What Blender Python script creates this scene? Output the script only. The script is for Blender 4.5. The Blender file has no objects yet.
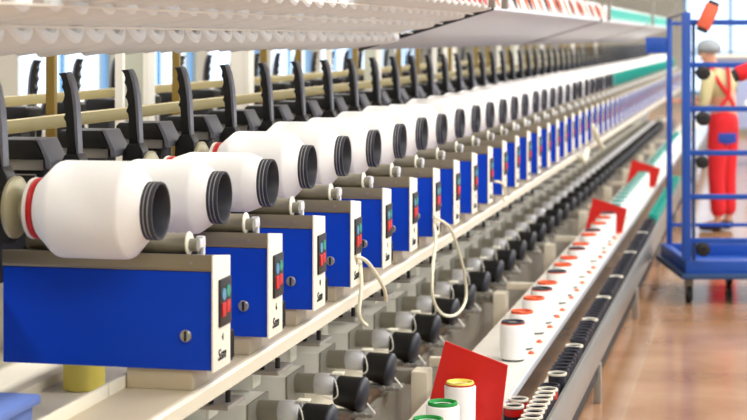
import bpy, bmesh, math, random
from mathutils import Vector, Matrix
random.seed(7)
C = bpy.context.scene.collection
PI = math.pi
TH = math.atan(386.5/1735.0)       # the camera looks a little left of the row's direction
CT, ST = math.cos(TH), math.sin(TH)
P = 0.51                            # pitch of the winding units along the machine

# ------------------------------------------------------------------ materials
def lin(c):
    return tuple((v/12.92 if v <= .04045 else ((v+.055)/1.055)**2.4) for v in (x/255 for x in c))
def mat(name, rgb, rough=.5, metal=0, noise=0.0, scale=8, bump=0, coat=0, emit=None, spec=None):
    m = bpy.data.materials.new(name); m.use_nodes = True
    nt = m.node_tree; b = nt.nodes['Principled BSDF']
    col = lin(rgb)+(1,)
    b.inputs['Base Color'].default_value = col
    b.inputs['Roughness'].default_value = rough
    b.inputs['Metallic'].default_value = metal
    if spec is not None: b.inputs['Specular IOR Level'].default_value = spec
    if coat: b.inputs['Coat Weight'].default_value = coat
    tc = nt.nodes.new('ShaderNodeTexCoord')
    n = nt.nodes.new('ShaderNodeTexNoise'); n.inputs['Scale'].default_value = scale; n.inputs['Detail'].default_value = 4
    nt.links.new(tc.outputs['Object'], n.inputs['Vector'])
    if noise:
        r = nt.nodes.new('ShaderNodeMixRGB'); r.blend_type = 'MIX'
        r.inputs[1].default_value = tuple(max(0, v*(1-noise)) for v in col[:3])+(1,)
        r.inputs[2].default_value = tuple(min(1, v*(1+noise)) for v in col[:3])+(1,)
        nt.links.new(n.outputs['Fac'], r.inputs[0]); nt.links.new(r.outputs[0], b.inputs['Base Color'])
    if bump:
        bp = nt.nodes.new('ShaderNodeBump'); bp.inputs['Strength'].default_value = bump; bp.inputs['Distance'].default_value = .002
        nt.links.new(n.outputs['Fac'], bp.inputs['Height']); nt.links.new(bp.outputs[0], b.inputs['Normal'])
    if emit:
        b.inputs['Emission Color'].default_value = col; b.inputs['Emission Strength'].default_value = emit
    return m
M = dict(
 blue=mat('blue_paint', (0, 66, 204), .5, spec=.22, noise=.04, scale=3),
 cream=mat('cream_paint', (240, 232, 210), .45, noise=.03, scale=3),
 shell=mat('pale_shell_paint', (250, 248, 240), .45, noise=.02),
 lip=mat('lit_lip_paint', (226, 217, 194), .42, noise=.03),  # lighter copy of the beam colour, puts in the light catching the lip
 board=mat('board_metal', (140, 139, 132), .35, .4, noise=.1, scale=10),
 beam=mat('beam_paint', (198, 184, 156), .42, noise=.05, scale=4),
 ivory=mat('ivory_end', (250, 246, 228), .4, noise=.02),
 brown=mat('anodised_strip', (150, 140, 118), .35, .35, noise=.08, scale=6),
 yarn=mat('white_yarn', (252, 250, 246), .85, noise=.02, scale=60, bump=.15),
 paper=mat('white_paper', (242, 244, 243), .6, noise=.03, scale=10),
 tube=mat('charcoal_tube', (52, 54, 62), .4, noise=.1, scale=20),
 tubein=mat('tube_inside', (70, 70, 80), .5, noise=.1, scale=20),
 groove=mat('pale_groove', (190, 190, 194), .4, noise=.05),
 red=mat('red_plastic', (205, 22, 18), .4, noise=.04),
 redp=mat('red_plate', (222, 24, 10), .5, noise=.05, scale=5),
 olive=mat('olive_disc', (176, 170, 138), .35, .2, noise=.06),
 white=mat('white_plastic', (244, 240, 228), .4, noise=.02),
 steel=mat('brushed_steel', (166, 164, 158), .34, .5, noise=.12, scale=30),
 alum=mat('aluminium', (228, 229, 234), .38, .15, noise=.06, scale=20),
 gmet=mat('grey_metal', (146, 142, 130), .42, .15, noise=.07, scale=14),
 roller=mat('roller_metal', (160, 154, 138), .3, .35, noise=.06),
 black=mat('black_plastic', (13, 13, 16), .42, noise=.1, scale=12),
 blackm=mat('black_matt', (18, 18, 20), .6, noise=.1, scale=12),
 hgrey=mat('handle_grey', (118, 118, 126), .4, noise=.05),
 gold=mat('gold_anodised', (140, 114, 48), .4, .3, noise=.12, scale=6),
 rail=mat('straw_rail', (176, 160, 108), .45, .1, noise=.06, scale=6),
 pale=mat('pale_panel', (192, 194, 176), .5, noise=.05),
 green=mat('green_button', (20, 150, 120), .35, noise=.05),
 bbut=mat('blue_button', (90, 150, 190), .35, noise=.05),
 ink=mat('black_ink', (15, 15, 15), .6, noise=.02),
 cord=mat('cream_cord', (240, 234, 206), .5, noise=.02),
 yellow=mat('yellow_core', (250, 234, 110), .5, noise=.04),
 orange=mat('orange_core', (232, 92, 40), .45, noise=.08),
 gcore=mat('green_core', (20, 150, 60), .45, noise=.05),
 teal=mat('teal_core', (20, 165, 150), .45, noise=.05),
 bobbin=mat('dark_bobbin', (34, 36, 48), .55, noise=.15, scale=30),
 rim=mat('cream_rim', (236, 232, 216), .4, noise=.02),
 cart=mat('cart_blue', (14, 74, 166), .4, noise=.06, scale=5),
 cartd=mat('cart_slate', (44, 76, 120), .45, noise=.06),
 lid=mat('lavender_plastic', (120, 148, 220), .45, noise=.04),
 rubber=mat('rubber', (40, 38, 40), .7, noise=.1),
 skin=mat('skin', (214, 160, 132), .55, noise=.05),
 khaki=mat('khaki_cloth', (196, 186, 140), .85, noise=.08, scale=12),
 overall=mat('red_cloth', (214, 30, 38), .85, noise=.06, scale=12),
 pocket=mat('blue_cloth', (40, 70, 160), .85, noise=.06),
 net=mat('grey_hairnet', (150, 158, 162), .8, noise=.15, scale=40),
 shoe=mat('dark_shoe', (50, 36, 44), .5, noise=.08),
 wall=mat('wall_paint', (186, 184, 170), .7, noise=.04, scale=2),
 ceil=mat('ceiling_paint', (224, 224, 216), .8, noise=.03, scale=2),
 frame=mat('window_paint', (120, 170, 214), .5, noise=.03),
 tube_l=mat('lamp_tube', (255, 252, 244), .5, emit=9),
)
def floor_mat():
    m = bpy.data.materials.new('glossy_tan_tiles'); m.use_nodes = True
    nt = m.node_tree; b = nt.nodes['Principled BSDF']; N = nt.nodes.new; L = nt.links.new
    tc = N('ShaderNodeTexCoord'); br = N('ShaderNodeTexBrick')
    br.offset = 0; br.inputs['Scale'].default_value = 1; br.inputs['Brick Width'].default_value = .6; br.inputs['Row Height'].default_value = .6
    br.inputs['Mortar Size'].default_value = .008
    br.inputs['Color1'].default_value = lin((172, 128, 92))+(1,); br.inputs['Color2'].default_value = lin((162, 118, 84))+(1,)
    br.inputs['Mortar'].default_value = lin((174, 142, 108))+(1,)
    L(tc.outputs['Object'], br.inputs['Vector'])
    n = N('ShaderNodeTexNoise'); n.inputs['Scale'].default_value = 2.2; n.inputs['Detail'].default_value = 6
    L(tc.outputs['Object'], n.inputs['Vector'])
    cr = N('ShaderNodeValToRGB'); cr.color_ramp.elements[0].position = .3; cr.color_ramp.elements[1].position = .7
    cr.color_ramp.elements[0].color = lin((136, 94, 60))+(1,); cr.color_ramp.elements[1].color = lin((190, 152, 120))+(1,)
    L(n.outputs['Fac'], cr.inputs[0])
    mx = N('ShaderNodeMixRGB'); mx.inputs[0].default_value = .55
    L(br.outputs['Color'], mx.inputs[1]); L(cr.outputs[0], mx.inputs[2]); L(mx.outputs[0], b.inputs['Base Color'])
    b.inputs['Roughness'].default_value = .16
    return m
M['floor'] = floor_mat()

# ------------------------------------------------------------------ helpers
def bm_new(): return bmesh.new()
def add_box(bm, x0, x1, y0, y1, z0, z1, bev=0, rot=None, at=None):
    g = bmesh.ops.create_cube(bm, size=1)
    vs = g['verts']
    c = Vector(((x0+x1)/2, (y0+y1)/2, (z0+z1)/2)); s = Vector((abs(x1-x0), abs(y1-y0), abs(z1-z0)))
    for v in vs:
        v.co = Vector((v.co.x*s.x, v.co.y*s.y, v.co.z*s.z))
        if rot: v.co = rot @ v.co
        v.co += c
    if bev:
        es = list({e for v in vs for e in v.link_edges})
        bmesh.ops.bevel(bm, geom=es, offset=bev, segments=2, affect='EDGES', profile=.6)
    return bm
def basis(axis):
    a = Vector(axis).normalized()
    t = Vector((0, 0, 1)) if abs(a.z) < .9 else Vector((0, 1, 0))
    u = a.cross(t).normalized(); w = u.cross(a).normalized()
    return a, u, w
def add_lathe(bm, origin, axis, prof, seg=32, closed=False):
    o = Vector(origin); a, u, w = basis(axis); rings = []
    for s, r in prof:
        if r < 1e-6: rings.append([bm.verts.new(o+a*s)])
        else: rings.append([bm.verts.new(o+a*s+(u*math.cos(2*PI*k/seg)+w*math.sin(2*PI*k/seg))*r) for k in range(seg)])
    if closed: rings.append(rings[0])
    for A, B in zip(rings, rings[1:]):
        for k in range(seg):
            k2 = (k+1) % seg
            if len(A) == 1 and len(B) == 1: continue
            if len(A) == 1: f = (A[0], B[k2], B[k])
            elif len(B) == 1: f = (A[k], A[k2], B[0])
            else: f = (A[k], A[k2], B[k2], B[k])
            try: bm.faces.new(f)
            except ValueError: pass
    return bm
def add_cyl(bm, p0, p1, r, seg=16, r2=None):
    p0, p1 = Vector(p0), Vector(p1); L = (p1-p0).length
    return add_lathe(bm, p0, p1-p0, [(0, 0), (0, r), (L, r if r2 is None else r2), (L, 0)], seg)
def smooth_path(pts, n=6):
    pts = [Vector(p) for p in pts]; out = []
    for i in range(len(pts)-1):
        p0 = pts[max(i-1, 0)]; p1 = pts[i]; p2 = pts[i+1]; p3 = pts[min(i+2, len(pts)-1)]
        for k in range(n):
            t = k/n
            out.append(.5*((2*p1)+(p2-p0)*t+(2*p0-5*p1+4*p2-p3)*t*t+(3*p1-p0-3*p2+p3)*t**3))
    out.append(pts[-1]); return out
def add_tube(bm, pts, r, seg=8):
    pts = [Vector(p) for p in pts]; rings = []; u = None
    for i, p in enumerate(pts):
        d = (pts[min(i+1, len(pts)-1)]-pts[max(i-1, 0)]).normalized()
        if u is None: _, u, w = basis(d)
        else: u = (u-d*u.dot(d)).normalized()
        w = d.cross(u)
        rings.append([bm.verts.new(p+(u*math.cos(2*PI*k/seg)+w*math.sin(2*PI*k/seg))*r) for k in range(seg)])
    for A, B in zip(rings, rings[1:]):
        for k in range(seg): bm.faces.new((A[k], A[(k+1) % seg], B[(k+1) % seg], B[k]))
    bm.faces.new(rings[0]); bm.faces.new(rings[-1][::-1]); return bm
def add_prism(bm, poly, axis, a0, a1, bev=0):
    """poly of 2-D points; axis 'y' -> (x,z), 'x' -> (y,z), 'z' -> (x,y)"""
    def mk(p, a): return {'y': (p[0], a, p[1]), 'x': (a, p[0], p[1]), 'z': (p[0], p[1], a)}[axis]
    A = [bm.verts.new(mk(p, a0)) for p in poly]; B = [bm.verts.new(mk(p, a1)) for p in poly]
    fs = [bm.faces.new(A[::-1]), bm.faces.new(B)]; n = len(poly)
    for k in range(n): fs.append(bm.faces.new((A[k], A[(k+1) % n], B[(k+1) % n], B[k])))
    if bev:
        es = list({e for f in fs for e in f.edges})
        bmesh.ops.bevel(bm, geom=es, offset=bev, segments=2, affect='EDGES', profile=.6)
    return bm
def wloc(o):
    v = Vector((0, 0, 0))
    while o: v += Vector(o.location); o = o.parent
    return v
def obj(name, bm, m, parent=None, label=None, sm=True, base=None):
    """links bm (written in world coordinates while building) as ONE mesh object"""
    off = wloc(parent) if parent else (Vector(base) if base else Vector((0, 0, 0)))
    bmesh.ops.recalc_face_normals(bm, faces=bm.faces)
    bmesh.ops.translate(bm, verts=bm.verts, vec=-off)
    me = bpy.data.meshes.new(name); bm.to_mesh(me); bm.free()
    me.materials.append(m)
    if sm:
        for p in me.polygons: p.use_smooth = True
        me.set_sharp_from_angle(angle=math.radians(38))
    o = bpy.data.objects.new(name, me); C.objects.link(o)
    if parent: o.parent = parent
    elif base: o.location = base
    if label: o['label'] = label
    return o
def tag(o, label, cat, group=None, kind=None):
    if label: o['label'] = label
    if cat: o['category'] = cat
    if group: o['group'] = group
    if kind: o['kind'] = kind
    return o
def thing(name, label, cat, loc=(0, 0, 0), group=None):
    o = bpy.data.objects.new(name, None); o.empty_display_size = .05; C.objects.link(o); o.location = loc
    return tag(o, label, cat, group)
def struct(name, bm, m, sm=False):
    o = obj(name, bm, m, sm=sm); o['kind'] = 'structure'; return o
def kids(o): return list(o.children)
def dup(o, parent=None, skip=()):
    c = o.copy(); C.objects.link(c)
    if parent: c.parent = parent
    for ch in kids(o):
        if ch.name.split('.')[0] in skip: continue
        dup(ch, c, skip)
    return c
ORD = ['nearest', 'second', 'third', 'fourth', 'fifth', 'sixth', 'seventh', 'eighth', 'ninth', 'tenth', 'eleventh', 'twelfth',
       'thirteenth', 'fourteenth', 'fifteenth', 'sixteenth', 'seventeenth', 'eighteenth', 'nineteenth', 'twentieth']
def ordw(n): return ORD[n] if n < len(ORD) else None
def series(proto, n, place, label_near, label_far, group, skip_from=None, skip=(), uniq=20, relabel=None):
    """copies one thing along the machine; the near ones are told apart by their place, the blurred far ones share a label"""
    src = [proto]+[None]*(n-1); out = []
    for i in range(n):
        o = proto if i == 0 else dup(proto, None, skip if (skip_from is not None and i >= skip_from) else ())
        o.location = place(i)
        w = ordw(i) if i < uniq else None
        o['label'] = label_near % w if w else label_far
        o['group'] = group; out.append(o)
    return out

# ------------------------------------------------------------------ room
Y1 = 46; X0 = -8.5; X1 = 4.2; H = 4.6
struct('floor', add_box(bm_new(), X0, X1, -2, Y1, -.1, 0), M['floor'])
struct('ceiling', add_box(bm_new(), X0, X1, -2, Y1, H, H+.1), M['ceil'])
def wall_holes_x(bm, x0, x1, ya, yb, holes, z0, z1):      # wall in the plane x, holes along y
    add_box(bm, x0, x1, ya, yb, 0, z0); add_box(bm, x0, x1, ya, yb, z1, H)
    y = ya
    for a, b in holes: add_box(bm, x0, x1, y, a, z0, z1); y = b
    add_box(bm, x0, x1, y, yb, z0, z1)
holes = [(1+i*3.6, 1+i*3.6+3.0) for i in range(12)]
b = bm_new(); wall_holes_x(b, X0-.2, X0, -2, Y1, holes, .7, 3.2); struct('wall_left', b, M['wall'])
for i, (a, c) in enumerate(holes):
    b = bm_new()
    for yy in (a+.03, (a+c)/2, c-.03): add_box(b, X0-.12, X0-.06, yy-.03, yy+.03, .7, 3.2)
    for zz in (.73, 1.9, 3.17): add_box(b, X0-.12, X0-.06, a, c, zz-.03, zz+.03)
    struct('window_%d' % (i+1), b, M['frame'])
b = bm_new(); wall_holes_x(b, X1, X1+.2, -2, Y1, holes, .8, 2.9); struct('wall_right', b, M['wall'])  # unseen openings on this side, added to let daylight onto the machine front
for i, (a, c) in enumerate(holes):
    b = bm_new()
    for yy in (a+.03, (a+c)/2, c-.03): add_box(b, X1+.06, X1+.12, yy-.03, yy+.03, .8, 2.9)
    for zz in (.83, 2.87): add_box(b, X1+.06, X1+.12, a, c, zz-.03, zz+.03)
    struct('window_%d' % (i+14), b, M['frame'])  # frames of the added side-light openings
struct('wall_front', add_box(bm_new(), X0, X1, -2.2, -2, 0, H), M['wall'])
b = bm_new()
WX = -1.95
add_box(b, X0, WX, Y1, Y1+.2, 0, H); add_box(b, WX, X1, Y1, Y1+.2, 0, .25); add_box(b, WX, X1, Y1, Y1+.2, 4.1, H); add_box(b, 4.0, X1, Y1, Y1+.2, .25, 4.1)
struct('wall_back', b, M['wall'])
b = bm_new()
for xx in (WX+.04, -.75, .45, 1.65, 2.85, 3.96): add_box(b, xx-.045, xx+.045, Y1+.05, Y1+.12, .25, 4.1)
for zz in (.29, 1.3, 4.06): add_box(b, WX, 4.0, Y1+.05, Y1+.12, zz-.04, zz+.04)
struct('window_13', b, M['frame'])

# ceiling lights
def lamp(x, y, name='ceiling_light'):
    t = thing(name, 'x', 'light', (x, y, H))
    obj('light_housing', add_box(bm_new(), x-.16, x+.16, y-1.3, y+1.3, H-.09, H-.002, .01), M['white'], t)
    for s in (-.07, .07): obj('lamp_tube', add_cyl(bm_new(), (x+s, y-1.25, H-.12), (x+s, y+1.25, H-.12), .02, 10), M['tube_l'], t)
    return t
lp = lamp(1.0, 2)
LY = [2+i*4.2 for i in range(10)]
cols = [(1.0, 'over the aisle'), (-4.2, 'above the machine'), (3.2, 'along the right wall')]
for ci, (x, where) in enumerate(cols):
    for i, y in enumerate(LY):
        o = lp if (ci == 0 and i == 0) else dup(lp)
        o.location = (x, y, H); o['group'] = 'strip lights on the ceiling'
        o['label'] = 'white twin-tube strip light %s, %s from the near end' % (where, ordw(i))
        d = bpy.data.lights.new('light', 'AREA'); d.shape = 'RECTANGLE'; d.size = .5; d.size_y = 2.6
        d.energy = (90, 88, 100)[ci]; d.color = (1, .99, .972)
        l = bpy.data.objects.new('strip_lamp', d); C.objects.link(l); l.parent = o; l.location = (0, 0, -.16)

# ------------------------------------------------------------------ machine frame
YN, YF = 2.6, 32.0
mac = thing('winding_machine', 'long cream yarn winding machine running down the hall from lower left', 'machine', (-2.6, YN, 0))
# front beam: a folded channel with a lip and a low upstand behind
add = obj('front_beam', add_prism(bm_new(), [(-1.602, .796), (-1.412, .796), (-1.412, .776), (-1.602, .776)], 'y', YN, YF), M['beam'], mac)
obj('beam_lip', add_prism(bm_new(), [(-1.4115, .799), (-1.400, .799), (-1.393, .792), (-1.393, .757), (-1.4115, .757)], 'y', YN, YF), M['lip'], add, 'bright cream lip')
b = bm_new(); y = YN
while y < 12:
    add_box(b, -1.612, -1.602, y, y+.50, .776, .828, .002); y += P
add_box(b, -1.612, -1.602, 12, YF, .776, .828)
obj('upstand', b, M['cream'], mac)
b = bm_new(); add_box(b, -2.35, -1.60, YN, YF, .70, .72); add_box(b, -2.02, -1.94, YN, YF, .72, .75, .004); add_box(b, -2.36, -2.33, YN, YF, .55, .98, .004)
obj('deck', b, M['cream'], mac)
b = bm_new(); add_box(b, -2.05, -2.0, YN, YF, .02, .70)
y = YN+.2
while y < 14: add_box(b, -2.0, -1.99, y, y+.012, .02, .70); y += P
obj('rear_panel', b, M['shell'], mac)
obj('lower_panel', add_box(bm_new(), -1.52, -1.50, YN, YF, .02, .235), M['gmet'], mac)
obj('motor_rail', add_box(bm_new(), -1.80, -1.60, YN, YF, .235, .262, .004), M['cream'], mac)
# guide rails seen between the handles
obj('guide_rail', add_box(bm_new(), -2.32, -2.28, 3.6, YF, 1.40, 1.442, .004), M['rail'], mac)
obj('guide_rail', add_box(bm_new(), -2.97, -2.93, 3.6, YF, 1.425, 1.465, .004), M['rail'], mac)
obj('cradle_beam', add_box(bm_new(), -2.16, -2.02, 3.6, YF, 1.03, 1.15, .006), M['blackm'], mac)
obj('cradle_beam', add_box(bm_new(), -3.18, -3.04, 3.6, YF, 1.03, 1.15, .006), M['blackm'], mac)
for k in range(34):
    gy = 6.13+.72*k
    if k % 5 == 3: continue
    obj('upright_post', add_box(bm_new(), -2.635, -2.60, gy, gy+.03, 0, 2.25, .003), M['gold'] if k % 5 != 1 else M['white'], mac)
for k, yy in enumerate((7.62, 9.25, 12.6, 15.9, 20.1)):
    p = obj('column_panel', add_box(bm_new(), -2.88, -2.79, yy, yy+.08, 0, 2.35, .005), M['pale'] if k % 2 == 0 else M['white'], mac)
    obj('edge_trim', add_box(bm_new(), -2.79, -2.765, yy-.01, yy+.09, 0, 2.35, .004), M['white'], p)
# front legs
for k in range(9):
    yy = 4.85+2.29*k
    l = obj('leg', add_box(bm_new(), -1.43, -1.36, yy, yy+.12, 0, .30, .006), M['cream'], mac)
    obj('tie_bar', add_box(bm_new(), -1.62, -1.43, yy+.03, yy+.09, .24, .30, .004), M['gmet'], mac)
    obj('shelf_arm', add_box(bm_new(), -1.36, -.93, yy+.04, yy+.08, .318, .355, .004), M['cream'], mac)
# spare centre structure: mirrored far side beam
obj('far_beam', add_box(bm_new(), -3.85, -3.62, YN, YF, .757, .796, .006), M['beam'], mac)
obj('end_frame', add_box(bm_new(), -2.07, -2.03, 3.9, 3.95, 0, .85, .004), M['beam'], mac)
obj('foot_rail', add_box(bm_new(), -3.6, -3.5, YN, YF, 0, .7, .006), M['cream'], mac)

# yellow tube core lying in the machine
b = bm_new(); add_lathe(b, (-1.845, 4.56, .722), (0, 0, 1), [(0, .045), (0, .058), (.085, .058), (.085, .045)], 32, closed=True)
tag(obj('yarn_core', b, M['yellow'], base=(-1.845, 4.56, .722)), 'pale yellow tube core standing on the cream deck under the nearest box', 'tube core')

# ------------------------------------------------------------------ control boxes
BX1, BX0 = -1.359, -1.938
BY0, BY1, BZ0, BZ1 = 4.226, 4.367, .850, 1.130
BN = 1.147      # the lid falls away from the front, so its front edge is the higher one
def lidz(y): return BN-(y-BY0)*(.017/.141)
t = thing('control_box', 'x', 'control box', (BX1, BY0, .796))
obj('body', add_box(bm_new(), BX0, BX1-.0055, BY0+.004, BY1, BZ0, BN-.045, .003), M['blue'], t)
obj('top_cover', add_prism(bm_new(), [(BY0, BN-.036), (BY0, BN-.001), (BY1, lidz(BY1)-.001), (BY1, BN-.044), (BY0+.004, BN-.044)], 'x', BX0-.001, BX1-.0055, .001), M['brown'], t, 'grey-brown metal cover strip')
obj('rear_strip', add_prism(bm_new(), [(BY1-.03, lidz(BY1-.03)-.0005), (BY1-.03, lidz(BY1-.03)+.007), (BY1, lidz(BY1)+.007), (BY1, lidz(BY1)-.0005)], 'x', BX0+.01, BX1-.08), M['tube'], t)
obj('end_panel', add_prism(bm_new(), [(BY0-.002, BZ0-.004), (BY0-.002, BN), (BY1+.004, lidz(BY1)), (BY1+.004, BZ0-.004)], 'x', BX1-.005, BX1, .0015), M['ivory'], t, 'ivory end panel')
obj('foot_pad', add_box(bm_new(), -1.598, BX1-.06, BY0+.012, BY1-.004, .7965, BZ0, .003), M['beam'], t)
s = obj('switch_plate', add_box(bm_new(), BX1, BX1+.006, BY0+.040, BY1-.004, BZ1-.175, BZ1-.052, .002), M['black'], t)
obj('push_button', add_cyl(bm_new(), (BX1+.004, BY0+.067, BZ1-.092), (BX1+.0085, BY0+.067, BZ1-.092), .016, 16), M['bbut'], s, 'pale blue button')
obj('push_button', add_cyl(bm_new(), (BX1+.004, BY0+.105, BZ1-.088), (BX1+.0085, BY0+.105, BZ1-.088), .016, 16), M['green'], s, 'green button')
obj('rocker_switch', add_box(bm_new(), BX1+.004, BX1+.0095, BY0+.050, BY0+.083, BZ1-.150, BZ1-.113, .004), M['red'], s, 'red switch')
obj('rocker_switch', add_box(bm_new(), BX1+.004, BX1+.0085, BY0+.088, BY0+.122, BZ1-.144, BZ1-.112, .004), M['red'], s, 'red switch')
k = obj('lock_knob', add_lathe(bm_new(), (BX1-.075, BY0+.005, BZ1-.192), (0, -1, 0), [(0, 0), (0, .0155), (.006, .0155), (.008, .013), (.008, 0)], 24), M['steel'], t)
obj('slot', add_box(bm_new(), BX1-.078, BX1-.072, BY0-.0045, BY0-.002, BZ1-.205, BZ1-.179), M['ink'], k)
obj('cover_screw', add_cyl(bm_new(), (BX1-.06, BY0+.002, BN-.022), (BX1-.06, BY0-.003, BN-.022), .0035, 10), M['steel'], t)
b = bm_new(); add_box(b, BX1-.05, BX1-.004, BY1+.0045, BY1+.048, BZ0-.004, BZ0+.082, .008)
for q in range(6): add_box(b, BX1-.005, BX1-.0015, BY1+.012+q*.0054, BY1+.0146+q*.0054, BZ0+.006, BZ0+.074)
obj('vent_grille', b, M['blackm'], t)
def text_mesh(name, s, size, loc, m, parent, shear=.25, ext=.0006):
    cu = bpy.data.curves.new(name, 'FONT'); cu.body = s; cu.size = size; cu.extrude = ext; cu.shear = shear
    cu.align_x = 'CENTER'; cu.resolution_u = 3; cu.offset = .0003
    o = bpy.data.objects.new(name, cu); C.objects.link(o)
    me = bpy.data.meshes.new_from_object(o, depsgraph=bpy.context.evaluated_depsgraph_get())
    C.objects.unlink(o); bpy.data.objects.remove(o)
    R = Matrix(((0, 0, 1), (1, 0, 0), (0, 1, 0))).to_4x4()    # text x -> +Y, text y -> +Z, faces +X
    me.transform(Matrix.Translation(Vector(loc)-wloc(parent)) @ R)
    me.materials.clear(); me.materials.append(m)
    q = bpy.data.objects.new(name, me); C.objects.link(q); q.parent = parent
    return q
text_mesh('logo', 'Ssm', .042, (BX1+.0012, BY0+.068, BZ0+.020), M['ink'], t)
nproto = text_mesh('number', '4', .026, (BX1+.0012, BY0+.075, BZ0+.068), M['ink'], t, 0)
bl = 'blue control box with ivory end panel, %s from the near end of the row'
bf = 'small far blue control box, in the blurred part of the row beyond the twentieth'
boxes = series(t, 54, lambda i: (BX1, BY0+P*i, .796), bl, bf, 'blue control boxes along the machine', 14, ('lock_knob', 'cover_screw', 'logo', 'number', 'foot_pad', 'vent_grille', 'push_button'))
for i, bx in enumerate(boxes): 
    if i > 0 and i < 9:
        for ch in kids(bx):
            if ch.name.startswith('number'):
                dg = '0607181524'[i]
                nm = text_mesh('number', dg, .026, (BX1+.0012, BY0+.075+P*i, BZ0+.068), M['ink'], bx, 0)
                bpy.data.objects.remove(ch)

# ------------------------------------------------------------------ drive rollers behind / beneath the yarn cones
RY, RZ = 4.312, 1.165
t = thing('drive_roller', 'x', 'roller', (-1.45, RY, RZ))
obj('drum', add_cyl(bm_new(), (-1.90, RY, RZ), (-1.456, RY, RZ), .026, 24), M['roller'], t)
obj('flange', add_lathe(bm_new(), (-1.456, RY, RZ), (1, 0, 0), [(0, 0), (0, .030), (.003, .031), (.006, .029), (.006, 0)], 24), M['ivory'], t)
obj('bearing', add_cyl(bm_new(), (-1.4495, RY, RZ-.004), (-1.428, RY, RZ-.004), .017, 20), M['gmet'], t)
b = bm_new(); add_box(b, -1.456, -1.434, RY+.062, RY+.080, 1.0, 1.176, .004)
add_box(b, -1.440, -1.428, RY+.012, RY+.063, 1.150, 1.172, .002)
obj('bearing_block', b, M['alum'], t)
b = bm_new(); add_box(b, -1.90, -1.885, RY-.012, RY+.012, 1.1345, RZ, .002)
obj('support', b, M['gmet'], t)
series(t, 54, lambda i: (-1.45, RY+P*i, RZ), 'grey metal drive roller under a white cone, %s from the near end of the row',
       'far grey drive roller under a white cone, beyond the twentieth', 'drive rollers under the cones', 12, ('support', 'bearing'))

# ------------------------------------------------------------------ yarn cones
CX, CY, CZ = -1.485, 4.186, 1.262
def make_package(label, ringm, name='yarn_cone'):
    t = thing(name, label, 'yarn cone', (CX, CY, CZ))
    obj('yarn', add_lathe(bm_new(), (CX, CY, CZ), (-1, 0, 0),
        [(.036, .070), (.030, .073), (.036, .079), (.073, .1205), (.079, .1235), (.088, .125), (.150, .1255), (.258, .125), (.268, .1225), (.275, .118), (.316, .080), (.322, .074), (.322, .05)], 48), M['yarn'], t)
    r = obj('tube', add_lathe(bm_new(), (CX, CY, CZ), (-1, 0, 0),
        [(.10, 0), (.10, .060), (.004, .0665), (0, .069), (0, .0735), (.004, .0745), (.0100, .0745), (.0105, .0715), (.0135, .0715), (.014, .0745), (.021, .0745), (.0215, .0715), (.0245, .0715), (.025, .0745), (.032, .0745), (.034, .070)], 48), ringm, t)
    b = bm_new()
    for s in (.0108, .0218): add_lathe(b, (CX, CY, CZ), (-1, 0, 0), [(s, .0712), (s, .0733), (s+.0025, .0733), (s+.0025, .0712)], 48)
    obj('groove_ring', b, M['groove'], r)
    obj('tail_ring', add_lathe(bm_new(), (CX, CY, CZ), (-1, 0, 0), [(.323, 0), (.323, .0775), (.326, .079), (.334, .079), (.337, .0775), (.337, 0)], 40), M['red'], t, 'bright red ring')
    obj('tube_end', add_lathe(bm_new(), (CX, CY, CZ), (-1, 0, 0), [(.3375, 0), (.3375, .079), (.342, .080), (.348, .078), (.350, .07), (.350, 0)], 40), M['white'], t)
    return t
t = make_package('x', M['tube'])
def cplace(i):
    j = random.Random(i)
    return (CX+{0: 0, 1: .008, 2: .004}.get(i, j.uniform(-.004, .004)), CY+P*i, CZ-{1: .013, 2: .013}.get(i, j.uniform(-.003, .003)))
pk = series(t, 28, cplace, 'fat white yarn cone with charcoal ringed mouth, %s from the near end of the row',
       'small far white yarn cone with dark mouth, beyond the twentieth', 'white yarn cones on the winding row', 20, ('tail_ring', 'tube_end', 'groove_ring'))
t2 = make_package('x', M['teal'])
tp = series(t2, 26, lambda i: (CX, CY+P*(28+i), CZ), '%s', 'far white yarn cone with teal mouth at the blurred end of the row', 'teal-mouthed cones', 0, ('tail_ring', 'tube_end', 'groove_ring'), uniq=0)
# some swollen cones so the row's upper edge steps as it recedes
yarn_sizes = {}
for i, pkg_ in enumerate(pk+tp):
    f = {1: .84, 2: .74, 3: .95, 5: .97, 8: .95}.get(i, 1.0 if i < 13 else 1.08 if i < 19 else 1.14)
    for ch in kids(pkg_):
        if ch.name.startswith('yarn') and f != 1.0:
            if f not in yarn_sizes:
                me = ch.data.copy()
                for v in me.vertices:      # a fuller or emptier winding on the same tube
                    r = math.hypot(v.co.y, v.co.z)
                    if r > .0745:
                        q = max(.0765, .0745+(r-.0745)*(.125*f-.0745)/.0505)/r
                        v.co.y *= q; v.co.z *= q
                yarn_sizes[f] = me
            ch.data = yarn_sizes[f]

# ------------------------------------------------------------------ cradle arms (toothed handle, black cover, discs)
AX, AY = -1.957, 4.74
t = thing('cradle_arm', 'x', 'machine arm', (AX, AY, 1.15))
def hz(p): return (AX+(p[0]-216)*(.82 if p[1] < 330 else .95)/1005, 1.600-(p[1]-100)/1005)
L_ = [(172, 103), (186, 112), (193, 128), (185, 143), (196, 152), (200, 168), (188, 188), (200, 197), (205, 214), (192, 234), (204, 242), (207, 260), (199, 280), (206, 290), (210, 312), (204, 345), (206, 372)]
R_ = [(236, 372), (236, 300), (232, 250), (228, 200), (219, 150), (209, 115), (200, 100)]
obj('handle', add_prism(bm_new(), [hz(p) for p in L_+R_], 'y', AY-.015, AY+.015, .002), M['black'], t, 'black finger-grooved grip')
G_ = [(203, 102), (212, 115), (222, 150), (231, 200), (235, 250), (239, 300), (239, 340), (247, 340), (249, 300), (246, 240), (240, 180), (229, 132), (216, 108), (208, 98)]
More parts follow.
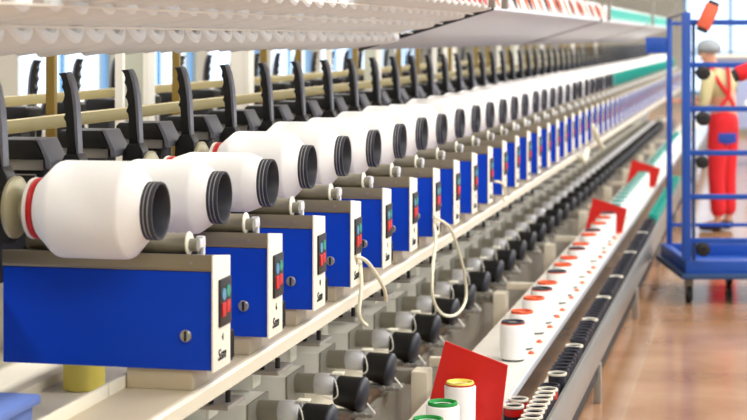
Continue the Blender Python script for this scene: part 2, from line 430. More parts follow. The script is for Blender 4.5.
obj('highlight_strip', add_prism(bm_new(), [hz(p) for p in G_], 'y', AY-.017, AY+.017, .002), M['hgrey'], t, 'grey back strip')  # grey strip paints the highlight along the black handle
K_ = [(188, 372), (206, 338), (248, 336), (262, 362), (262, 440), (240, 520), (196, 520), (186, 440)]
obj('knuckle', add_prism(bm_new(), [hz(p) for p in K_], 'y', AY-.03, AY+.03, .006), M['black'], t)
cov = obj('cover', add_prism(bm_new(), [(-2.175, 1.352), (-2.178, 1.395), (-2.165, 1.408), (-2.035, 1.408), (-2.003, 1.352)], 'y', AY-.09, AY+.05, .006), M['black'], t)
obj('side_plate', add_prism(bm_new(), [(-2.030, 1.409), (-2.018, 1.409), (-1.985, 1.345), (-1.985, 1.325), (-2.000, 1.325), (-2.000, 1.351)], 'y', AY-.088, AY+.04, .002), M['hgrey'], cov)
obj('bracket', add_box(bm_new(), -2.17, -2.015, AY-.07, AY+.04, 1.318, 1.350, .003), M['steel'], t)
b = bm_new(); add_box(b, -2.14, -2.03, AY-.05, AY+.04, 1.152, 1.317, .004)
obj('arm_block', b, M['blackm'], t)
b = bm_new()
add_tube(b, [(-2.16, AY-.065, 1.20), (-2.16, AY-.065, 1.305), (-2.04, AY-.065, 1.305), (-2.04, AY-.065, 1.20)], .003, 6)
obj('wire_frame', b, M['steel'], t)
# disc that grips the tail of the cone in front of it
DY = CY+P
b = bm_new(); add_lathe(b, (-1.850, DY, CZ), (-1, 0, 0), [(0, 0), (0, .030), (.012, .034), (.020, .070), (.028, .081), (.036, .081), (.040, .076), (.040, 0)], 40)
obj('grip_disc', b, M['olive'], t, 'olive grey flanged disc')
b = bm_new(); add_box(b, -1.93, -1.891, DY-.02, DY+.03, 1.168, 1.30, .004); add_box(b, -2.02, -1.925, DY-.0, DY+.03, 1.16, 1.20, .004)
obj('disc_arm', b, M['blackm'], t)
arm_n = 54
arms = series(t, arm_n, lambda i: (AX, AY+P*(i-1), 1.15), 'black toothed cradle handle arm with boxy cover, %s from the near end of the row',
       'far black toothed cradle handle arm, beyond the twentieth', 'cradle arms behind the cones', 14, ('wire_frame', 'disc_arm', 'grip_disc'))
# mirrored side of the machine
W = [o for o in ()]
for i in range(30):
    o = dup(arms[1], None, ('wire_frame', 'grip_disc', 'disc_arm') if i > 8 else ('grip_disc', 'disc_arm'))
    o.rotation_euler = (0, 0, PI); o.location = (-5.2-AX, 4.35+P*i, 1.15); o['group'] = 'arms on the far side of the machine'
    w = ordw(i)
    o['label'] = ('black toothed handle on the far side beyond the straw rails, %s from the left' % w) if w else 'far-side black toothed handle in the blurred distance, beyond the twentieth'
for i in range(30):
    o = dup(pk[0], None, ('tail_ring', 'tube_end') if i > 6 else ())
    o.rotation_euler = (0, 0, PI); o.location = (-5.2-CX, 4.1+P*i, CZ); o['group'] = 'cones on the far side of the machine'
    w = ordw(i)
    o['label'] = ('white yarn cone on the far side, seen through the frame, %s from the near end' % w) if w else 'far-side white yarn cone in the blurred distance, beyond the twentieth'

# ------------------------------------------------------------------ thread brackets under the beam
t = thing('guide_bracket', 'x', 'bracket', (-1.48, 5.0, .757))
obj('hanger', add_box(bm_new(), -1.555, -1.50, 4.97, 5.05, .685, .756, .003), M['alum'], t)
obj('guide_plate', add_box(bm_new(), -1.60, -1.43, 4.93, 5.09, .672, .684, .002), M['steel'], t)
obj('guide_pin', add_cyl(bm_new(), (-1.45, 4.99, .684), (-1.45, 4.99, .715), .008, 10), M['blackm'], t)
obj('guide_pin', add_cyl(bm_new(), (-1.49, 4.96, .684), (-1.49, 4.96, .712), .008, 10), M['blackm'], t)
series(t, 32, lambda i: (-1.48, 4.65+P*i, .757), 'small steel thread bracket hanging under the cream beam, %s from the near end',
       'far steel thread bracket under the cream beam, beyond the twentieth', 'thread brackets under the beam', 14, ('guide_pin',))

# ------------------------------------------------------------------ motors
MY, MZ = 4.42, .372
t = thing('drive_motor', 'x', 'motor', (-1.745, MY, .262))
obj('mount_block', add_prism(bm_new(), [(MY-.13, .2625), (MY-.13, .415), (MY+.12, .415), (MY+.12, .2625)], 'x', -1.985, -1.752, .003), M['shell'], t)
obj('mount_plate', add_prism(bm_new(), [(MY-.13, .2625), (MY-.13, .418), (MY+.12, .418), (MY+.12, .2625)], 'x', -1.751, -1.743, .001), M['gmet'], t)
obj('motor_body', add_lathe(bm_new(), (-1.743, MY, MZ), (1, 0, 0), [(0, .0), (0, .038), (.075, .038), (.075, 0)], 28), M['gmet'], t)
obj('motor_cap', add_lathe(bm_new(), (-1.668, MY, MZ), (1, 0, 0), [(0, 0), (0, .036), (.008, .042), (.072, .042), (.078, .039), (.078, 0)], 28), M['alum'], t)
ax = Vector((1, 0, -.16)).normalized()
cup = obj('yarn_cup', add_lathe(bm_new(), (-1.585, MY, .352), ax, [(0, 0), (0, .050), (.006, .056), (.092, .066), (.092, 0)], 32), M['black'], t)
obj('cup_rim', add_lathe(bm_new(), Vector((-1.585, MY, .352))+ax*.0925, ax, [(0, 0), (0, .069), (.005, .071), (.016, .068), (.027, .055), (.030, 0)], 32), M['tube'], cup)
obj('top_tab', add_box(bm_new(), -1.60, -1.555, MY-.025, MY+.02, .412, .420, .002), M['ivory'], t)
b = bm_new(); add_tube(b, smooth_path([(-1.585, MY-.046, .405), (-1.572, MY-.055, .385), (-1.566, MY-.058, .345), (-1.585, MY-.058, .328), (-1.625, MY-.05, .335)], 5), .0028, 6)
obj('wire_bail', b, M['white'], t)
b = bm_new(); add_box(b, -1.52, -1.43, MY-.06, MY+.04, .2625, .277, .003); add_cyl(b, (-1.50, MY-.052, .274), (-1.50, MY-.075, .274), .010, 12); add_cyl(b, (-1.46, MY-.052, .272), (-1.46, MY-.07, .272), .009, 12)
add_box(b, -1.60, -1.52, MY-.03, MY+.02, .265, .278, .002)
obj('clamp', b, M['steel'], t)
obj('clamp_pin', add_cyl(bm_new(), (-1.458, MY-.03, .312), (-1.425, MY-.03, .272), .004, 8), M['white'], t)
motors = series(t, 44, lambda i: (-1.745, MY+P*(i+2), .262), 'silver motor with a black cup, %s from the near end of the row',
       'far silver motor with a black cup, in the blur beyond the twentieth', 'silver motors below the beam', 14, ('clamp_pin', 'wire_bail', 'top_tab'))
t = thing('junction_box', 'x', 'box', (-1.95, 4.6, .425))
obj('box_body', add_box(bm_new(), -1.985, -1.80, 4.50, 4.60, .425, .60, .004), M['shell'], t)
obj('box_lid', add_box(bm_new(), -1.80, -1.79, 4.50, 4.60, .43, .595, .002), M['ivory'], t)
series(t, 30, lambda i: (-1.95, 4.6+P*i, .425), 'upright cream junction box behind the motors, %s from the near end', 'far cream junction box behind the motors, beyond the twentieth', 'cream junction boxes', 14, ('box_lid',))

# ------------------------------------------------------------------ spool shelf
b = bm_new(); add_box(b, -1.22, -.915, 4.4, 28, .356, .364); add_box(b, -.915, -.900, 4.4, 28, .338, .372, .002)
sh = thing('spool_shelf', 'long low cream metal shelf carrying upright spools beside the motors', 'shelf', (-1.06, 4.4, .338))
obj('shelf_board', add_box(bm_new(), -1.20, -.915, 4.4, 28, .356, .364, .001), mat('shelf_paint', (222, 218, 206), .5, noise=.04), sh)
obj('edge_strip', add_box(bm_new(), -.915, -.903, 4.4, 28, .340, .370, .002), M['alum'], sh, 'grey metal edge strip')
SY = [5.02, 5.263, 5.515, 5.849, 7.151, 7.43, 7.83, 8.13, 8.34, 8.75, 9.02, 9.31, 9.73, 9.95, 10.43, 10.68, 11.09, 11.45, 11.76]
for y in [SY[i]+.16 for i in range(4, 19)]:
    obj('peg', add_lathe(bm_new(), (-.945, y, .364), (0, 0, 1), [(0, 0), (0, .014), (.004, .014), (.012, .006), (.012, 0)], 12), M['orange'], sh, 'orange peg')
def make_spool(cm, rim2=None):
    t = thing('yarn_spool', 'x', 'spool', (-1.0, 5, .3645))
    obj('yarn', add_lathe(bm_new(), (-1, 5, .3645), (0, 0, 1), [(.006, 0), (.006, .046), (.010, .052), (.146, .054), (.152, .050), (.152, .030)], 32), M['yarn'], t)
    obj('core', add_lathe(bm_new(), (-1, 5, .3645), (0, 0, 1), [(.10, 0), (.10, .036), (.158, .038), (.163, .041), (.163, .046), (.158, .048), (.150, .048)], 32), cm, t)
    obj('foot_ring', add_lathe(bm_new(), (-1, 5, .3645), (0, 0, 1), [(0, 0), (0, .047), (.007, .047), (.007, 0)], 24), M['tube'], t)
    if rim2: obj('rim_ring', add_lathe(bm_new(), (-1, 5, .3645), (0, 0, 1), [(.1505, .040), (.1505, .0505), (.156, .0505), (.156, .040)], 32), rim2, t)
    return t
protos = {'orange': make_spool(M['orange']), 'dark': make_spool(M['tube'], M['orange']), 'green': make_spool(M['gcore']), 'lime': make_spool(M['yellow'], M['red']), 'teal': make_spool(M['teal'])}
used = set()
def spool(kind, y, label, group, x=-1.0):
    p = protos[kind]; o = p if kind not in used else dup(p); used.add(kind)
    o.location = (x, y, .3645); o['label'] = label; o['group'] = group
kinds = ['green', 'green', 'green', 'lime', 'dark', 'orange', 'orange', 'dark', 'orange', 'dark', 'orange', 'orange', 'dark', 'orange', 'orange', 'dark', 'orange', 'orange', 'dark']
front = ['white spool with green core at the bottom edge of the photo', 'white spool with green core, leftmost in full view before the red plate', 'white spool with green core beside the lime topped one', 'white spool with lime and red core rim just before the nearest red plate']
SY2 = [5.05, 5.30, 5.52, 5.85]
for i, y in enumerate(SY):
    if i < 4:
        if i == 0: continue
        spool(kinds[i], y, ['', 'white spool with green core, lowest of the spools before the nearest red plate', 'white spool with green core, just behind the lowest green-cored spool', 'white spool with lime and red core, closest to the front of the nearest red plate'][i], 'spools before the nearest red plate')
    else:
        w = ordw(i-4)
        spool(kinds[i], y, 'white spool with %s core, %s past the nearest red plate' % ('orange' if kinds[i] == 'orange' else 'dark orange-rimmed', w), 'spools between the red plates')
y = 12.35; n = 0
while y < 22:
    if abs(y-15.75) > .2:
        w = ordw(n); spool('teal', y, ('white spool with teal core, %s past the middle red plate' % w) if w else 'far white spool with teal core in the blurred distance', 'teal-cored spools far down the shelf'); n += 1
    y += .30
for y, nm, poly in ((5.94, 'nearest and largest of the three', [(-1.068, .647), (-.848, .572), (-.873, .3705), (-1.140, .3705)]),
                    (11.98, 'middle of the three', [(-1.120, .600), (-.888, .530), (-.922, .3645), (-1.180, .3645)]),
                    (15.75, 'farthest and smallest of the three', [(-1.125, .605), (-.870, .532), (-.915, .3645), (-1.180, .3645)])):
    tag(obj('divider_plate', add_prism(bm_new(), poly, 'y', y-.003, y+.003, .001), M['redp'], base=(-1.04, y, .3645), sm=False),
        'slanting plain red plate standing across the spool shelf, %s' % nm, 'divider', 'red divider plates')

# ------------------------------------------------------------------ low bench with bobbins
bn = thing('bobbin_bench', 'low grey metal bench rail beside the aisle holding rows of dark bobbins', 'bench', (-.8, 4.3, 0))
obj('front_board', add_prism(bm_new(), [(-.742, .345), (-.730, .345), (-.722, .33), (-.722, .20), (-.732, .185), (-.742, .185)], 'y', 4.3, 28), M['board'], bn, 'grey metal face board')
obj('trough_floor', add_box(bm_new(), -.815, -.742, 4.3, 28, .222, .230), M['gmet'], bn)
obj('shade_bar', add_box(bm_new(), -.775, -.735, 4.3, 28, .125, .184), M['blackm'], bn)  # black bar put in for the shadow under the face board
for k in range(8):
    yy = 5.6+2.5*k
    obj('leg', add_box(bm_new(), -.756, -.722, yy, yy+.05, 0, .184, .003), M['steel'], bn)
for y, L in ((5.95, .85), (7.3, .42), (9.55, .5), (12.4, .6)):
    obj('cross_plate', add_box(bm_new(), -.902, -.815, y, y+L, .222, .230, .001), M['ivory'], bn)
def make_bobbin(body, rim, dx=0):
    t = thing('bobbin', 'x', 'bobbin', (-.778, 5.7, .2305))
    tube = obj('barrel', add_lathe(bm_new(), (-.778, 5.7, .2305), (0, 0, 1), [(0, 0), (0, .030), (.01, .033), (.145, .035), (.148, .0355), (.150, .034), (.148, .030), (.06, .027), (.06, 0)], 24), body, t)
    obj('rim', add_lathe(bm_new(), (-.778, 5.7, .2305), (0, 0, 1), [(.146, .0355), (.146, .038), (.154, .038), (.155, .035), (.154, .031), (.148, .031)], 28), rim, t)
    return t
bd = make_bobbin(M['bobbin'], M['rim']); bk = make_bobbin(M['bobbin'], M['bobbin']); bt = make_bobbin(M['teal'], M['teal'])
redb = obj('red_band', add_lathe(bm_new(), (-.778, 5.7, .2305), (0, 0, 1), [(.118, .0345), (.118, .0365), (.142, .0368), (.142, .0345)], 24), M['red'], None)
bands = redb.data
for v in bands.vertices: v.co -= Vector((-.778, 5.7, .2305))
bpy.data.objects.remove(redb)
white_first = [True]; dark_first = [True]
ys = [5.55+.079*i for i in range(92)]
nr = 0; nd = 0
for i, y in enumerate(ys):
    if 14 <= i <= 15 or i in (25, 43): continue
    wh = i < 13 or i in (16, 24, 33, 42, 52, 66, 80)
    p, fl = (bd, white_first) if wh else (bk, dark_first)
    o = p if fl[0] else dup(p); fl[0] = False
    r = random.Random(i)
    dz = 0
    o.location = (-.778+r.uniform(-.002, .003), y, .2305)
    if i in (12,):
        rb = bpy.data.objects.new('red_band', bands); C.objects.link(rb); rb.parent = o; rb['label'] = 'red band'
    if wh:
        w = ordw(nr); nr += 1; o['label'] = 'dark bobbin with a cream rim in the bench row, %s such from the near end' % w
    else:
        w = ordw(nd); nd += 1
        o['label'] = ('all-dark bobbin in the bench row, %s such from the near end' % w) if w else 'all-dark bobbin far along the bench row, past the twentieth such'
    o['group'] = 'bobbins standing on the bench'
for i, y in enumerate((6.18, 6.30)):
    o = dup(bd); o.location = (-.862, y, .2305)
    rb = bpy.data.objects.new('red_band', bands); C.objects.link(rb); rb.parent = o; rb['label'] = 'red band'
    o['group'] = 'bobbins standing on the bench'
    o['label'] = ['red-banded dark bobbin beside the row, the nearer one', 'red-banded dark bobbin beside the row, the farther one'][i]
for i in range(44):
    o = bt if i == 0 else dup(bt); o.location = (-.778, 13.1+.085*i, .2305); o['group'] = 'teal bobbins far along the bench'
    w = ordw(i); o['label'] = ('teal bobbin in the bench row, %s teal one from the near end' % w) if w else 'teal bobbin far along the bench row, past the twentieth teal one'

# ------------------------------------------------------------------ overhead creel with nested paper cones
def line_z(ax): return 1.83-.30*(ax-1.3)
SL = math.atan(.38)
def make_paper_cone(lining, name='paper_cone'):
    L, R0, R1 = .235, .0815, .034
    b = bm_new(); add_lathe(b, (0, 0, 0), (-math.cos(SL), 0, -math.sin(SL)), [(.030, R0-.034), (.002, R0-.031), (-.004, R0-.022), (.000, R0-.006), (.008, R0), (.034, R0-.002), (L, R1), (L, R1-.004), (.040, R0-.034), (.030, R0-.034)], 28)
    o = obj(name, b, M['paper'])
    if lining:
        b = bm_new(); add_lathe(b, (0, 0, 0), (-math.cos(SL), 0, -math.sin(SL)), [(.012, R0-.022), (-.004, R0-.014), (-.006, R0-.022), (.03, .0), ], 24)
        t = bpy.data.objects.new(name, None); C.objects.link(t)
        o.name = 'cone_shell'; o.parent = t; t.name = name
        obj('label_disc', b, lining, t)
        return t
    return o
plain = make_paper_cone(None); redc = make_paper_cone(M['red']); orc = make_paper_cone(M['orange']); tlc = make_paper_cone(M['teal'])
fi = {id(plain): True, id(redc): True, id(orc): True, id(tlc): True}
def put(p, ax, y, label, group, dz=0, cat='paper cone'):
    o = p if fi[id(p)] else dup(p); fi[id(p)] = False
    o.location = (-ax, y, line_z(ax)+.079*math.cos(SL)+dz+.001); tag(o, label, cat, group)
    return o
PC = .162
rows = [(1.27, 'top'), (1.40, 'second'), (1.54, 'third'), (1.735, 'bottom')]
ROWN = {1.27: 'topmost', 1.40: 'second', 1.54: 'third', 1.735: 'lowest'}
for ri, (ax, _) in enumerate(rows):
    y = {1.27: 5.9, 1.40: 3.6, 1.54: 3.2, 1.735: 3.6}[ax]+.03*ri; n = 0
    while y < 8.24:
        r = random.Random(int(y*1000)+ri)
        w = ordw(n); rowsay = ROWN[ax]
        o = put(redc if ri == 0 else plain, ax, y+r.uniform(-.012, .012),
            ('%s paper cone in the %s tier of the overhead creel, %s from the left' % ('white red-faced' if ri == 0 else 'plain white', rowsay, 'first' if n == 0 else w)) if w else 'plain white paper cone in the %s tier of the creel, past the twentieth' % rowsay,
            'paper cones in the near creel', dz=r.uniform(0, .006)-(.014 if ax > 1.7 else 0))
        y += PC; n += 1
dkc = make_paper_cone(M['blackm']); fi[id(dkc)] = True
cnt = {}
def edge_kind(i, y):
    if y < 14.9: return 'gap' if i % 9 in (4,) else 'black' if i % 9 in (0, 5) else 'plain' if i % 9 in (2, 7) else 'orange'
    return 'gap' if 14.9 <= y < 15.3 else 'teal'
y = 8.46; i = 0
while y < 26:
    kd = edge_kind(i, y)
    if kd != 'gap':
        n = cnt.get(kd, 0); cnt[kd] = n+1; w = ordw(n)
        p = {'black': dkc, 'plain': plain, 'orange': orc, 'teal': tlc}[kd]
        say = {'black': 'black-faced', 'plain': 'plain white', 'orange': 'orange-faced', 'teal': 'teal-faced'}[kd]
        put(p, 1.30, y, ('%s paper cone at the edge of the grey trays, %s such from the left' % (say, 'first' if n == 0 else w)) if w else
            '%s paper cone at the blurred end of the grey trays, past the twentieth such' % say, 'cones at the tray edge', dz=.013)
    y += PC; i += 1
# trays and rack
TY = [8.36, 14.3, 20.2, 26.2]
for i in range(3):
    a, c = TY[i], TY[i+1]-.06
    t = thing('creel_tray', ['smooth grey sloping overhead tray, nearest one, its dark end towards the camera', 'middle grey sloping overhead tray', 'farthest grey sloping overhead tray'][i], 'tray', (-1.6, a, line_z(1.6)), 'overhead trays')
    z = lambda x: line_z(-x)
    obj('tray_sheet', add_prism(bm_new(), [(-1.93, z(-1.93)), (-1.27, z(-1.27)), (-1.27, z(-1.27)+.010), (-1.93, z(-1.93)+.010)], 'y', a, c), M['pale'] if False else M['alum'], t, sm=False)
    obj('end_plate', add_prism(bm_new(), [(-1.935, z(-1.935)-.006), (-1.262, z(-1.262)-.006), (-1.262, z(-1.262)+.022), (-1.40, z(-1.4)+.016), (-1.935, z(-1.935)+.012)], 'y', a-.02, a-.001), M['blackm'], t)
rk = thing('creel_rack', 'overhead creel rack of thin bars holding the paper cones', 'rack', (-2.6, 3.2, 2.2))
for ax in (1.36, 1.51, 1.66, 1.81):
    obj('support_wire', add_cyl(bm_new(), (-ax, 2.9, line_z(ax)+.004), (-ax, 8.33, line_z(ax)+.004), .003, 8), M['white'], rk)
for y in (4.42, 7.92, 8.33, 14.27, 20.17, 26.1):
    s = [(-2.60, line_z(2.6)+.36), (-1.27, 2.36), (-1.27, 2.40), (-2.60, 2.45)]
    obj('rack_arm', add_box(bm_new(), -2.62, -1.2, y-.02, y+.02, 2.25, 2.30, .004), M['gmet'], rk)
    obj('rack_hanger', add_box(bm_new(), -1.22, -1.19, y-.02, y+.02, 1.84, 2.26, .003), M['gmet'], rk)
obj('rack_beam', add_box(bm_new(), -2.66, -2.58, 2.9, 28, 2.25, 2.31, .004), M['gmet'], rk)

# ------------------------------------------------------------------ cords
def cord(pts, label, r=.007, m='cord'):
    b = bm_new(); sp = smooth_path(pts, 8); add_tube(b, sp, r, 8)
    tag(obj('cord', b, M[m], base=tuple(sp[0])), label, 'cord', 'pale cords')
cord([(-1.355, 5.80, .952), (-1.34, 5.90, .922), (-1.335, 6.05, .852), (-1.335, 6.18, .78), (-1.34, 6.225, .735)], 'cream cord hanging from the fourth box over the beam, right strand')
cord([(-1.362, 5.90, .92), (-1.352, 5.865, .89), (-1.345, 5.845, .84), (-1.345, 5.81, .76), (-1.345, 5.85, .72), (-1.35, 5.95, .690)], 'cream cord curling under the beam, left strand')
cord([(-1.352, 7.25, .94), (-1.33, 7.50, .87), (-1.325, 7.70, .75), (-1.325, 7.88, .60), (-1.325, 7.90, .49), (-1.325, 7.65, .465), (-1.325, 7.30, .52), (-1.33, 7.11, .617), (-1.335, 7.13, .73), (-1.345, 7.25, .84), (-1.36, 7.30, .90)], 'long cream cord hanging in a wide loop in front of the motors')
cord([(-1.356, 9.0, .95), (-1.33, 9.1, .93), (-1.335, 9.25, .86), (-1.34, 9.22, .83)], 'short cream cord curled against the beam beyond the long loop')
cord([(-1.356, 14.45, .98), (-1.34, 14.5, .92), (-1.34, 14.75, .84), (-1.34, 15.2, .74)], 'pale cord drooping over the beam far along the row', .02)
cord([(-1.36, 13.45, .80), (-1.35, 13.5, .76), (-1.35, 13.65, .745), (-1.355, 13.9, .80)], 'yellowish cord bunched on the beam far along the row', .028)

# lavender box on the deck
t = thing('storage_box', 'lavender blue plastic box with a flat lid at the lower left corner', 'box', (-2.03, 3.75, .7205))
obj('box_body', add_box(bm_new(), -2.31, -1.76, 3.48, 4.02, .7205, .79, .01), M['lid'], t)
obj('box_lid', add_box(bm_new(), -2.325, -1.745, 3.465, 4.035, .79, .815, .008), M['lid'], t)

# ------------------------------------------------------------------ trolley (its sides run along the camera's axis)
def CA(right, depth, z=0): return (right*CT-depth*ST, right*ST+depth*CT, z)
class Local:
    """build in a rotated frame: geometry is written round the origin and the Empty carries place and turn"""
def lthing(name, label, cat, right, depth, z=0, group=None):
    t = thing(name, label, cat, CA(right, depth, z), group); t.rotation_euler = (0, 0, TH); return t
def lobj(name, bm, m, parent, label=None, sm=True, sub=None):
    bmesh.ops.recalc_face_normals(bm, faces=bm.faces)
    me = bpy.data.meshes.new(name); bm.to_mesh(me); bm.free(); me.materials.append(m)
    if sm:
        for p in me.polygons: p.use_smooth = True
        me.set_sharp_from_angle(angle=math.radians(38))
    o = bpy.data.objects.new(name, me); C.objects.link(o); o.parent = parent
    if label: o['label'] = label
    return o
ct = lthing('trolley', 'tall blue metal trolley with barred shelves standing in the aisle', 'trolley', 1.97, 11.05)
W, D = 1.15, .98
b = bm_new(); add_box(b, .02, W, 0, .05, .175, .28, .005); add_box(b, .02, W, D-.05, D, .175, .28, .005)
add_box(b, .02, .07, .05, D-.05, .175, .28, .005); add_box(b, W-.05, W, .05, D-.05, .175, .28, .005); add_box(b, .07, W-.05, .05, D-.05, .19, .20)
lobj('base_frame', b, M['cart'], ct)
b = bm_new(); add_box(b, -.01, W+.02, -.035, -.001, .165, .20, .006); add_box(b, -.012, .018, -.0005, D, .165, .20, .006)
lobj('bumper', b, M['cartd'], ct, 'slate edge bumper')
for x, y, w in ((0, 0, .052), (W-.05, 0, .05), (.06, D-.04, .035), (W-.04, D-.04, .035)):
    lobj('post', add_box(bm_new(), x, x+w, y, y+(w if w > .04 else .04), .28, 1.865 if y == 0 else 1.84, .004), M['cart'], ct)
lobj('post', add_box(bm_new(), .064, .084, .02, .045, .28, 1.82, .003), M['cartd'], ct)
for z in (1.80, 1.528, 1.248, .967, .687, .407):
    lobj('shelf_bar', add_box(bm_new(), .052, W-.05, .006, .034, z-.017, z+.017, .004), M['cart'], ct)
for z in (1.80, .407):
    lobj('back_bar', add_box(bm_new(), .095, W-.05, D-.034, D-.006, z-.012, z+.012, .004), M['cart'], ct)
b = bm_new(); add_tube(b, [(.02, .02, 1.865), (.08, D-.02, 1.845)], .014, 8); lobj('side_rail', b, M['gmet'], ct)
lobj('side_plate', add_box(bm_new(), -.085, .058, D-.03, D-.015, 1.595, 1.705, .003), M['cart'], ct, 'plain blue plate')
for x, y, r_ in ((.06, .12, .055), (W-.12, .12, .055), (.47, D-.12, .05), (W-.12, D-.1, .05)):
    f = lobj('caster', add_prism(bm_new(), [(x-.03, .175), (x+.03, .175), (x+.02, .05), (x-.02, .05)], 'y', y-.022, y+.022, .003), M['gmet'], ct)
    bb = bm_new(); add_cyl(bb, (x-.016, y, r_), (x+.016, y, r_), r_, 20)
    lobj('wheel', bb, M['rubber'], f)
bpos = [(.125, 1.478, .045), (.125, 1.188, .045), (.12, .91, .04), (.125, .357, .045)]
for i, (x, z, r_) in enumerate(bpos):
    b = bm_new(); add_cyl(b, (x, -.0035, z), (x, .22, z), .012, 10)
    add_lathe(b, (x, -.004, z), (0, -1, 0), [(0, 0), (0, r_*.8), (.006, r_), (.03, r_), (.036, r_*.8), (.036, .012), (.030, .012), (.030, 0)], 24)
    lobj('holder_knob', b, M['blackm'], ct, 'round black holder')
def pkg(label, right, depth, z, tilt, m, L=.16, r=.045, grp='orange packages on the trolley'):
    t = lthing('yarn_package', label, 'yarn package', right, depth, z, grp)
    ax = Vector((math.sin(tilt), 0, math.cos(tilt)))
    lobj('yarn', add_lathe(bm_new(), ax*-.5*L, ax, [(0, .02), (0, r*.9), (.01, r), (L-.01, r), (L, r*.9), (L, .02)], 28), m, t)
    for s in (-1, 1): lobj('tube_end', add_cyl(bm_new(), ax*s*.5*L, ax*s*(.5*L+.022), r*.8, 20), M['rubber'], t)
pkg('orange package with dark ends leaning on the trolley top bar', 2.117, 10.985, 1.835, .42, mat('coral_yarn', (226, 104, 74), .8, noise=.06))
pkg('red package with dark end at the right edge of the trolley', 2.36, 11.0, 1.488, 1.2, M['overall'], .12, .05)

# ------------------------------------------------------------------ worker
pd = 15.3
per = lthing('person', 'person in grey hairnet, khaki shirt and red bib overalls standing behind the blue trolley', 'person', (720-373.5)/1735*pd, pd)
def skin(name, verts, edges, radii, m, parent, lvl=2, root=0, smooth=True):
    me = bpy.data.meshes.new(name); me.from_pydata([Vector(v) for v in verts], edges, [])
    o = bpy.data.objects.new(name, me); C.objects.link(o)
    md = o.modifiers.new('s', 'SKIN'); md.use_smooth_shade = True
    for i, r in enumerate(radii):
        sv = me.skin_vertices[0].data[i]; sv.radius = r if isinstance(r, tuple) else (r, r); sv.use_root = (i == root)
    ss = o.modifiers.new('u', 'SUBSURF'); ss.levels = lvl; ss.render_levels = lvl
    dg = bpy.context.evaluated_depsgraph_get(); dg.update()
    nm = bpy.data.meshes.new_from_object(o.evaluated_get(dg), depsgraph=dg)
    C.objects.unlink(o); bpy.data.objects.remove(o)
    nm.materials.clear(); nm.materials.append(m)
    for p in nm.polygons: p.use_smooth = True
    q = bpy.data.objects.new(name, nm); C.objects.link(q); q.parent = parent
    return q
J = dict(pel=(.03, 0, .97), wst=(.03, 0, 1.10), chs=(.0, 0, 1.27), nb=(-.03, 0, 1.40), nk=(-.07, .0, 1.46), hd=(-.11, 0, 1.535), ht=(-.112, 0, 1.60),
         sL=(-.125, -.11, 1.36), eL=(-.17, -.16, 1.11), wL=(-.34, -.02, 1.15), sR=(.125, .11, 1.36), eR=(.10, .17, 1.10), wR=(-.12, .30, 1.15),
         hL=(-.03, -.08, .90), kL=(-.05, -.09, .49), aL=(-.03, -.09, .085), tL=(-.19, .0, .035), hR=(.09, .08, .90), kR=(.08, .06, .50), aR=(.09, .06, .085), tR=(-.05, .16, .035))
names = list(J); ix = {n: i for i, n in enumerate(names)}
V = [Vector(J[n]) for n in names]
E = [(ix[a], ix[b_]) for a, b_ in (('pel', 'wst'), ('wst', 'chs'), ('chs', 'nb'), ('nb', 'nk'), ('nk', 'hd'), ('hd', 'ht'), ('chs', 'sL'), ('sL', 'eL'), ('eL', 'wL'), ('chs', 'sR'), ('sR', 'eR'), ('eR', 'wR'),
     ('pel', 'hL'), ('hL', 'kL'), ('kL', 'aL'), ('aL', 'tL'), ('pel', 'hR'), ('hR', 'kR'), ('kR', 'aR'), ('aR', 'tR'))]
R = {'pel': .12, 'wst': .105, 'chs': .12, 'nb': .07, 'nk': .05, 'hd': .078, 'ht': .062, 'sL': .055, 'sR': .055, 'eL': .038, 'eR': .038, 'wL': .027, 'wR': .027, 'hL': .08, 'hR': .08, 'kL': .055, 'kR': .055, 'aL': .035, 'aR': .035, 'tL': .022, 'tR': .022}
rad = [R[n] for n in names]
# hands: palm and five fingers
def hand(wi, fwd, side):
    f = Vector(fwd).normalized(); s = Vector(side).normalized(); w = V[wi]
    V.append(w+f*.055); rad.append((.022, .014)); pi = len(V)-1; E.append((wi, pi))
    for k, (o, ln) in enumerate(((-.030, .065), (-.011, .075), (.009, .07), (.028, .055))):
        a = len(V); V.append(w+f*.09+s*o); rad.append(.0095); E.append((pi, a))
        V.append(w+f*(.09+ln*.5)+s*o*1.1+Vector((0, 0, -.006))); rad.append(.0085); E.append((a, a+1))
        V.append(w+f*(.09+ln*.85)+s*o*1.1+Vector((0, 0, -.028))); rad.append(.007); E.append((a+1, a+2))
    a = len(V); V.append(w+f*.035-s*.038); rad.append(.010); E.append((wi, a))
    V.append(w+f*.075-s*.055+Vector((0, 0, -.012))); rad.append(.0085); E.append((a, a+1))
hand(ix['wL'], (-.9, .4, .05), (.3, .8, .3)); hand(ix['wR'], (-.9, .4, .05), (-.3, -.8, .3))
body = skin('body', V, E, rad, M['skin'], per, 2)
# face on the head, turned left and away
fd = Vector((-.82, .57, 0)).normalized(); sd = Vector((-.57, -.82, 0)); hc = Vector((-.112, 0, 1.56))
b = bm_new()
add_lathe(b, hc+fd*.068+Vector((0, 0, -.005)), fd+Vector((0, 0, -.2)), [(0, 0), (0, .018), (.02, .010), (.026, 0)], 10); 
for s in (-1, 1): add_lathe(b, hc+sd*s*.074+Vector((0, 0, -.01)), sd*s, [(0, 0), (0, .024), (.010, .026), (.014, 0)], 12)
lobj('face', b, M['skin'], per)
b = bm_new()
for s in (-1, 1): add_lathe(b, hc+fd*.070+sd*s*.03+Vector((0, 0, .015)), fd, [(0, 0), (0, .010), (.005, .007), (.006, 0)], 10)
lobj('eye', b, M['ink'], per)
b = bm_new(); add_lathe(b, hc+fd*.068+Vector((0, 0, -.05)), fd, [(0, 0), (0, .018), (.004, .014), (.004, 0)], 12); lobj('mouth', b, M['red'], per)
